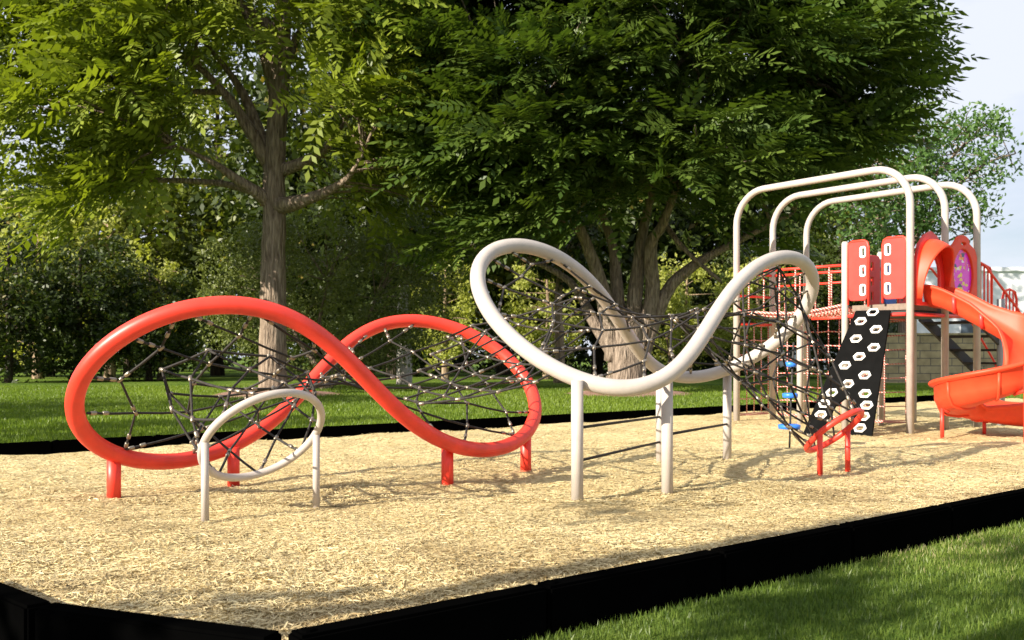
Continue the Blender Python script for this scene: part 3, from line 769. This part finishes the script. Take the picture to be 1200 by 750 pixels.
def leafy_pinnate(puffs, per, pr, flat, L0_, droop, axis, outk=.8):
    cn = []; d = []; nr = []; L = []; tint = []
    for p, v in puffs:
        n = int(per*random.uniform(.6, 1.4)); q = rand_dirs(n)*(rng.random((n, 1))**.5)
        r = pr*random.uniform(.65, 1.25)
        off = q*np.array([r, r, r*flat]); c = np.array(p)+off
        out = nrmz(c-np.array([axis.x, axis.y, p.z-.4])); dd = nrmz(out*outk+nrmz(off+1e-6)*.7+rng.normal(0, .3, (n, 3))+np.array([0, 0, .05]))
        cn.append(c); d.append(dd); nr.append(nrmz(np.array([0, 0, 1.])+rng.normal(0, .45, (n, 3))+out*.75)); L.append(L0_*(.6+.7*rng.random(n)))
        tint.append(np.clip(random.uniform(.25, .75)+rng.normal(0, .14, n), 0, 1))
    cn, d, nr, L, tint = map(np.concatenate, (cn, d, nr, L, tint))
    V, ti = pinnate(cn, d, nr, L, droop)
    return V, tint[ti]
YT = 28.0; PXM = YT/F
def E_(px, py, dY, rx, rz, ry): p = P(px, py, YT+dY); s = (YT+dY)/F; return (p.x, p.y, p.z, rx*s, ry, rz*s)
# --- left tree
tb = P(320, 462, YT); tb.z = ZG
t1 = thing('broad_tree', 'large yellow green tree with straight grey trunk behind the red loop', 'tree', tb)
m = MB(); A1 = []
A1 += limb(m, [P(321, 466, YT), P(320, 440, YT), P(320, 350, YT), P(321, 260, YT), P(322, 190, YT), P(328, 100, YT), P(332, 0, YT), P(334, -80, YT)], .47, .22, 16, .03, 6)
for pts, r0 in (([(318, 240), (300, 225), (270, 205), (248, 190), (205, 170)], .25), ([(324, 242), (345, 238), (380, 226), (408, 208), (425, 180)], .30), ([(322, 205), (306, 165), (290, 120), (265, 80), (230, 40)], .30),
                ([(314, 190), (285, 140), (262, 108), (225, 75), (160, 60)], .24), ([(328, 120), (310, 60), (286, 10), (270, -40)], .30), ([(328, 200), (372, 182), (400, 150), (430, 100)], .22), ([(330, 90), (350, 40), (390, -20)], .2),
                ([(300, 226), (250, 214), (150, 212), (60, 225), (0, 232)], .12), ([(262, 108), (180, 105), (80, 90), (0, 95)], .10), ([(330, 40), (250, -10), (120, -30)], .18)):
    dy = random.uniform(-2.5, 1.5)
    A1 += limb(m, [P(x, y, YT+dy*i/len(pts)) for i, (x, y) in enumerate(pts)], r0, .035, 9, .05, 4)
ell = [E_(130, 105, -1, 150, 105, 3.3), E_(90, 20, 0, 140, 125, 3.3), E_(205, 60, -2.0, 120, 110, 2.2), E_(420, 130, -.5, 105, 110, 3), E_(395, 60, -2, 100, 110, 2), E_(330, -70, 0, 220, 100, 4), E_(60, 212, -1.8, 110, 42, 2.2), E_(470, 190, 1.5, 90, 70, 2.5)]
def clear1(pf):           # keep the window round the trunk and the fork open, and a sky gap at the far left
    o = []
    for p, v in pf:
        x = p.x/p.y*F+600; y = HY-(p.z-H)/p.y*F
        if 240 < x < 375 and y > 45 and p.y < YT+1.6: continue
        if 20 < x < 118 and 128 < y < 168: continue
        o.append((p, v))
    return o
pf = clear1(puffs_in(ell, 330, 21, .35)); branches_to(m, A1, pf, .03, .8)
m.build('trunk', 'bark1', t1)
V, tt = leafy_pinnate(pf, 21, .9, .55, 1.12, .28, Vector((tb.x, tb.y, 0))); npmesh('crown', V, 'leaf1', t1, tt)
# --- centre tree
t2b = P(735, 462, YT+.5); t2b.z = ZG
t2 = thing('broad_tree', 'huge dark green spreading tree with a many stemmed trunk behind the beige loop', 'tree', t2b)
m = MB(); A2 = []; Y2 = YT+.5
limb(m, [P(735, 468, Y2), P(735, 455, Y2), P(735, 420, Y2), P(735, 375, Y2)], .64, .56, 16, .04, 5)
for pts, r0, dy in (([(722, 420), (714, 370), (700, 320), (680, 270), (650, 220), (600, 170)], .36, -1.5), ([(730, 420), (724, 350), (718, 290), (700, 230), (690, 150)], .28, .6), ([(740, 420), (745, 340), (752, 280), (768, 200), (775, 100)], .32, -.4),
                    ([(744, 425), (765, 350), (762, 290), (778, 260), (800, 200), (830, 120)], .31, -1.6), ([(748, 430), (780, 345), (815, 310), (870, 280), (930, 250)], .28, -1.2), ([(728, 425), (700, 385), (668, 330), (610, 300)], .30, 1.2),
                    ([(775, 255), (800, 290), (845, 330)], .10, -1.5), ([(768, 200), (840, 150), (900, 130), (960, 90)], .17, -2), ([(690, 200), (710, 120), (715, 40)], .2, 0)):
    A2 += limb(m, [P(x, y, Y2+dy*i/len(pts)) for i, (x, y) in enumerate(pts)], r0, .05, 11, .06, 4)
ell = [E_(780, 70, 0, 270, 180, 5), E_(640, 60, -2, 160, 200, 3), E_(970, 65, -1, 88, 105, 3), E_(760, 190, -2.2, 230, 75, 3), E_(890, 185, -1.5, 130, 70, 3), E_(620, 190, -1, 110, 90, 3), E_(880, 265, -.5, 95, 40, 2.5), E_(790, -80, 0, 270, 120, 5), E_(590, 280, .5, 90, 45, 2)]
def clear2(pf):
    o = []
    for p, v in pf:
        x = p.x/p.y*F+600; y = HY-(p.z-H)/p.y*F
        if 672 < x < 805 and y > 235 and p.y < Y2+2: continue
        if x > 960 and y > 130+(1070-x)*1.1: continue
        o.append((p, v))
    return o
pf = clear2(puffs_in(ell, 520, 22, .45)); branches_to(m, A2, pf, .035, .6)
m.build('trunk', 'bark2', t2)
V, tt = leafy_pinnate(pf, 26, 1.05, .42, 1.05, .16, Vector((t2b.x, t2b.y, 0)), 1.1); npmesh('crown', V, 'leaf2', t2, tt)
# --- bark mulch rings
for c, lab in ((tb, 'a'), (t2b, 'b')):
    m = MB(); k = 40; vs = [(c.x, c.y, ZG+.14)]
    for r_, z in ((.9, .12), (1.5, .07), (1.9, .004)):
        for i in range(k): q = 2*math.pi*i/k; rr = r_*(1+.06*math.sin(3*q+1)+.04*math.sin(7*q)); vs.append((c.x+rr*math.cos(q), c.y+rr*math.sin(q), ZG+z))
    fs = [(0, 1+i, 1+(i+1) % k) for i in range(k)]
    for j in range(2):
        for i in range(k): a = 1+j*k; fs.append((a+i, a+k+i, a+k+(i+1) % k, a+(i+1) % k))
    m.add(vs, fs, True); tag(m.build('bark_mulch_ring', 'redmulch'), kind='structure')

# --- simple leaved crowns
def leafball(ell, n, seed, leaf, per=60, pr=.55, shell=.5, w=.5):
    pf = puffs_in(ell, n, seed, shell); cs = []; ds = []; ts = []
    for p, v in pf:
        k = int(per*random.uniform(.6, 1.4)); q = rand_dirs(k)*(rng.random((k, 1))**.45)*pr*random.uniform(.6, 1.3); cs.append(np.array(p)+q*np.array([1, 1, .75]))
        ds.append(nrmz(rand_dirs(k)+np.array([0, 0, -.3]))); ts.append(np.clip(random.uniform(.2, .8)+rng.normal(0, .12, k), 0, 1))
    c = np.concatenate(cs); return simple_leaves(c, np.concatenate(ds), leaf*(.6+.8*rng.random(len(c))), w), np.concatenate(ts), pf
# big clipped-looking evergreen behind the left trunk
b0 = P(380, 455, 33); b0.z = ZG
sh = thing('evergreen_shrub', 'big rounded small leaved dark shrub tree behind the grey trunk', 'shrub', b0)
m = MB(); AS = []
for pts in ([(378, 458), (372, 430), (350, 400), (330, 350)], [(382, 458), (388, 425), (372, 395), (385, 330)], [(384, 458), (396, 425), (420, 400), (440, 350)]):
    AS += limb(m, [P(x, y, 33) for x, y in pts], .16, .04, 8)
V, tt, pf = leafball([(*P(375, 345, 33.5), 4.0, 3.2, 3.0), (*P(300, 350, 33.5), 2.3, 2.2, 2.4), (*P(460, 340, 33.5), 2.6, 2.4, 2.7)], 560, 31, .115, 80, .55, .55)
branches_to(m, AS, pf[:60], .02); m.build('trunk', 'bark1', sh); npmesh('crown', V, 'leafbox', sh, tt)
# airy tree at the right, in front of the sky
b0 = P(1060, 448, 44); b0.z = ZG
t3 = thing('airy_tree', 'thin airy light green tree against the sky behind the arches', 'tree', b0)
m = MB(); A3 = []; Y3 = 44
for pts, r0 in (([(1060, 449), (1058, 380), (1062, 300), (1075, 230), (1090, 170)], .32), ([(1062, 300), (1100, 240), (1150, 195), (1190, 180)], .12), ([(1060, 320), (1030, 260), (1010, 200), (1000, 140)], .16), ([(1075, 230), (1120, 180), (1150, 150)], .09), ([(1060, 340), (1100, 290), (1140, 270)], .09)):
    A3 += limb(m, [P(x, y, Y3) for x, y in pts], r0, .03, 8, .05, 4)
s3 = Y3/F
V, tt, pf = leafball([(*P(1085, 190, Y3), 85*s3, 3, 75*s3), (*P(1040, 230, Y3), 70*s3, 3, 80*s3), (*P(1130, 170, Y3), 55*s3, 2.5, 40*s3), (*P(1110, 250, Y3), 65*s3, 2.5, 35*s3), (*P(1175, 195, Y3), 28*s3, 1.5, 22*s3)], 300, 33, .24, 34, .75, .2)
branches_to(m, A3, pf, .022); m.build('trunk', 'bark1', t3); npmesh('crown', V, 'leaf3', t3, tt)

# --- background trees: a few prototypes, then copies
def bgtree(hgt, rad, mat, bmat, seed, leaf=.30, n=190, per=70, low=.12, label='', name='woodland_tree'):
    t = thing(name, label, 'tree', (0, 0, ZG)); m = MB()
    an = limb(m, [(0, 0, ZG-.1), (.05, 0, hgt*.2), (-.1, .1, hgt*.5), (0, 0, hgt*.85)], .28, .06, 8)
    e = [(0, 0, hgt*(.5+low/2), rad, rad, hgt*(.5-low/2)), (rad*.35, 0, hgt*.35, rad*.75, rad*.8, hgt*.25), (-rad*.35, 0, hgt*.38, rad*.75, rad*.8, hgt*.27)]
    V, tt, pf = leafball(e, n, seed, leaf, per, rad*.26, .45); branches_to(m, an, pf, .03, .4)
    m.build('trunk', bmat, t); npmesh('crown', V, mat, t, tt); return t
protos = [bgtree(15, 4.6, 'leafdark', 'barkdark', 41, .34, 230, 80, .0), bgtree(13, 4.2, 'leafmid', 'barkdark', 42, .32, 170, 70, .1),
          bgtree(8, 2.6, 'leafsunlit', 'barktan', 43, .26, 90, 55, .1), bgtree(9, 3.4, 'leafdark', 'barkdark', 44, .26, 170, 80, -.05)]
used = [False]*4
def place(k, px, Y, s, rz, label, group='trees of the background wood'):
    o = protos[k] if not used[k] else copy_tree(protos[k]); used[k] = True
    o.location = ((px-600)/F*Y, Y, ZG*s if False else 0); o.rotation_euler.z = rz; o.scale = (s, s, s*random.uniform(.95, 1.08)); tag(o, label, 'tree', group); return o
for a in ((3, 10, 40, .74, 0, 'low dark bushy tree at the left edge of the far lawn'), (3, 95, 42, .80, 2, 'low dark bushy tree behind the left end of the red loop'),
          (3, 175, 43, .66, 4, 'low dark bushy tree left of the rounded evergreen shrub'), (0, -60, 50, .85, 1, 'tall dark tree half outside the left picture edge'),
          (0, 60, 52, .85, 3, 'tall dark tree behind the low bushes at far left'), (1, 150, 50, 1.0, .5, 'tall mid green tree behind the bushes left of the shrub'),
          (2, 188, 44, .66, 1.3, 'slender tree coloured sunlit yellow green left of the rounded evergreen shrub'), (1, 255, 54, 1.5, 2.5, 'tall mid green tree right of the slender sunlit one'),
          (2, 45, 47, 1.15, 2.9, 'pale sunlit tree rising behind the low bush at the left edge'), (2, 128, 48, 1.2, .4, 'pale sunlit tree between the two left low bushes'),
          (0, 370, 52, 1.55, 5, 'tall dark tree right behind the rounded evergreen shrub'), (0, 460, 50, 1.45, .7, 'tall dark tree between the two large trees'),
          (2, 522, 45, .80, 2.2, 'small sunlit yellow green tree above the right half of the red loop'), (1, 590, 56, 1.6, 3.7, 'tall mid green tree behind the left end of the beige loop'),
          (2, 640, 46, .78, 4.4, 'small sunlit tree left of the many stemmed trunk'), (0, 700, 58, 1.6, 1.1, 'tall dark tree hidden behind the many stemmed trunk'),
          (2, 806, 46, .72, .3, 'small sunlit yellow tree right of the many stemmed trunk'), (3, 765, 52, .8, 3.3, 'low dark bush behind the middle of the beige loop'),
          (3, 848, 54, .85, 1.9, 'low dark bush left of the far arch legs'), (2, 888, 47, .8, 5.2, 'small sunlit tree seen through the far arch legs'),
          (0, 860, 58, 1.5, 2.9, 'tall dark tree behind the three arches'), (1, 960, 56, 1.0, 4.9, 'tall mid green tree behind the climbing panel'), (3, 985, 48, .9, .9, 'low dark bush behind the black climbing panel')):
    place(*a)
for x, y, sc, lb in ((-25, 10, 1.0, 'larger mid green tree left of the picture whose shade falls on the lawn'), (-20.5, 4.2, .8, 'smaller mid green tree left of the picture whose shade falls on the lawn')):
    o = copy_tree(protos[1]); o.location = (x, y, 0); o.scale = (sc,)*3; tag(o, lb, 'tree')
o = bgtree(7.2, 1.7, 'leafmid', 'barkdark', 45, .20, 13, 30, .30, 'leafy young tree beside the camera that dapples the near wood chips with shade', 'young_tree'); o.location = (-7.9, -1.4, 0)
o = bgtree(8.2, 2.2, 'leafmid', 'barkdark', 46, .22, 22, 32, .25, 'leafy young tree beside the camera that dapples the near grass with shade', 'young_tree'); o.location = (-5.6, -2.0, 0)
# pale and tan trunks seen under the crowns
def bare(px, Y, top, r, mat, label):
    b = P(px, 450, Y); t = thing('slim_tree', label, 'tree', (b.x, Y, ZG)); m = MB()
    an = limb(m, [(b.x, Y, ZG-.1), (b.x+.03, Y, 2), (b.x-.05, Y, top*.6), (b.x+.05, Y, top)], r, r*.6, 10)
    V, tt, pf = leafball([(b.x, Y, top+1.2, 1.7, 1.6, 1.7)], 60, int(px), .26, 60, .6, .3); branches_to(m, an, pf, .03, .6)
    m.build('trunk', mat, t); npmesh('crown', V, 'leafdark', t, tt)
bare(473, 38, 4.2, .33, 'barkpale', 'slim tree with pale grey trunk seen through the red loop')
bare(655, 40, 4.6, .26, 'barktan', 'slim tree with tan trunk seen through the left half of the beige loop')
# far wood as one mass behind them
ee = [(x, 74+random.uniform(-3, 6), random.uniform(5, 9), 5.5, 3, random.uniform(6, 10)) for x in np.arange(-58, 31, 6)]
ee += [(x, 66+random.uniform(-2, 2), 2.0, 4.5, 2, random.uniform(2.5, 4)) for x in np.arange(-52, 25, 5)]
V, tt, pf = leafball(ee, 1500, 55, .55, 55, 1.5, .3)
tag(npmesh('woodland', V, 'leafdark', None, tt), 'dark mass of far woodland closing the back of the lawn', 'woodland', kind='stuff')

# ------------------------------------------------------------------ grass
def blades(n, xs, ys, hmin, hmax, wid):
    h = hmin+(hmax-hmin)*rng.random(n); a = rng.random(n)*2*np.pi; lean = rng.random(n)*.55
    b = np.stack([xs, ys, np.full(n, ZG-.01)], 1); s = np.stack([np.cos(a), np.sin(a), np.zeros(n)], 1)*(wid*(.6+.8*rng.random(n)))[:, None]
    a2 = rng.random(n)*2*np.pi; ln = np.stack([np.cos(a2)*lean, np.sin(a2)*lean, np.ones(n)], 1)*h[:, None]
    return np.stack([b-s, b+s, b+ln*[.55, .55, .62]+s*.7, b+ln], 1)
n = 260000; Y = 2.6+8.5*rng.random(n)**1.5; X = -3+(Y*.60+3.2)*rng.random(n)
d = (X-PF.x)*E2.x+(Y-PF.y)*E2.y; left_out = (X < PF.x) & (Y < 4.2)
lim = np.where(X < PF.x, ((X-PF.x)*-.37+(Y-PF.y)*-.93)*-1, d)
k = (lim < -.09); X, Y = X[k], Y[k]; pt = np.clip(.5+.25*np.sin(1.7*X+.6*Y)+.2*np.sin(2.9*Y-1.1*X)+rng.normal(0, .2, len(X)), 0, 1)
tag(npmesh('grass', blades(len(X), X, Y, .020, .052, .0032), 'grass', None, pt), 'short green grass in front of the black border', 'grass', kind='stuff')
n = 230000; Y = 10+26*rng.random(n)**1.4; X = (rng.random(n)*1.2-.6)*Y
d = (X-PF.x)*E2.x+(Y-PF.y)*E2.y; k = d > 8.6; X, Y = X[k], Y[k]; pt = np.clip(.5+.2*np.sin(.7*X+.3*Y)+rng.normal(0, .2, len(X)), 0, 1)
tag(npmesh('grass', blades(len(X), X, Y, .04, .09, .012), 'grassfar', None, pt), 'mown lawn grass behind the far border', 'grass', kind='stuff')

# ------------------------------------------------------------------ light, sky, camera
SUN_EL = 25; tv = Vector((.80, .60, 0)).normalized(); el = R(SUN_EL)
dirv = Vector((tv.x*math.cos(el), tv.y*math.cos(el), -math.sin(el)))
L = bpy.data.lights.new('sun', 'SUN'); L.energy = 5; L.angle = R(.5); L.color = (1, .91, .77)
so = bpy.data.objects.new('sun', L); C.objects.link(so); so.rotation_euler = dirv.to_track_quat('-Z', 'Y').to_euler()
W = bpy.data.worlds.new('World'); S.world = W; W.use_nodes = True; nt = W.node_tree
bg = nt.nodes['Background']; sky = nt.nodes.new('ShaderNodeTexSky'); sky.sky_type = 'NISHITA'; sky.sun_disc = False
sky.sun_elevation = el; sky.sun_rotation = math.atan2(-tv.x, -tv.y); sky.dust_density = 1.2; sky.ozone_density = 2
co = coords(nt, 'Generated'); mp = N(nt, 'ShaderNodeMapping'); mp.inputs['Scale'].default_value = (1.2, 1.2, 4.5); nt.links.new(co, mp.inputs[0])
nz = N(nt, 'ShaderNodeTexNoise', Scale=2.2, Detail=7, Roughness=.55); nt.links.new(mp.outputs[0], nz.inputs['Vector'])
fac = ramp(nt, nz.outputs['Fac'], [(.25, (.3, .3, .3)), (.55, (.95, .95, .95))])
mx = N(nt, 'ShaderNodeMix', data_type='RGBA'); nt.links.new(fac, mx.inputs[0]); nt.links.new(sky.outputs[0], mx.inputs[6]); mx.inputs[7].default_value = (8.2, 8.6, 9.7, 1)
nt.links.new(mx.outputs[2], bg.inputs[0]); bg.inputs[1].default_value = .05
cam = bpy.data.cameras.new('camera'); co_ = bpy.data.objects.new('camera', cam); C.objects.link(co_); S.camera = co_
co_.location = (0, 0, H); co_.rotation_euler = (R(90), 0, 0); cam.sensor_width = 36; cam.lens = 36*F/1200; cam.shift_y = (HY-375)/1200
cam.clip_end = 800; cam.dof.use_dof = True; cam.dof.focus_distance = 6.8; cam.dof.aperture_fstop = 4.5
vsn = S.view_settings; vsn.view_transform = 'Standard'; vsn.look = 'None'; vsn.gamma = 1; vsn.exposure = 1.15
S.cycles.max_bounces = 6; S.cycles.transparent_max_bounces = 4; S.cycles.use_denoising = True
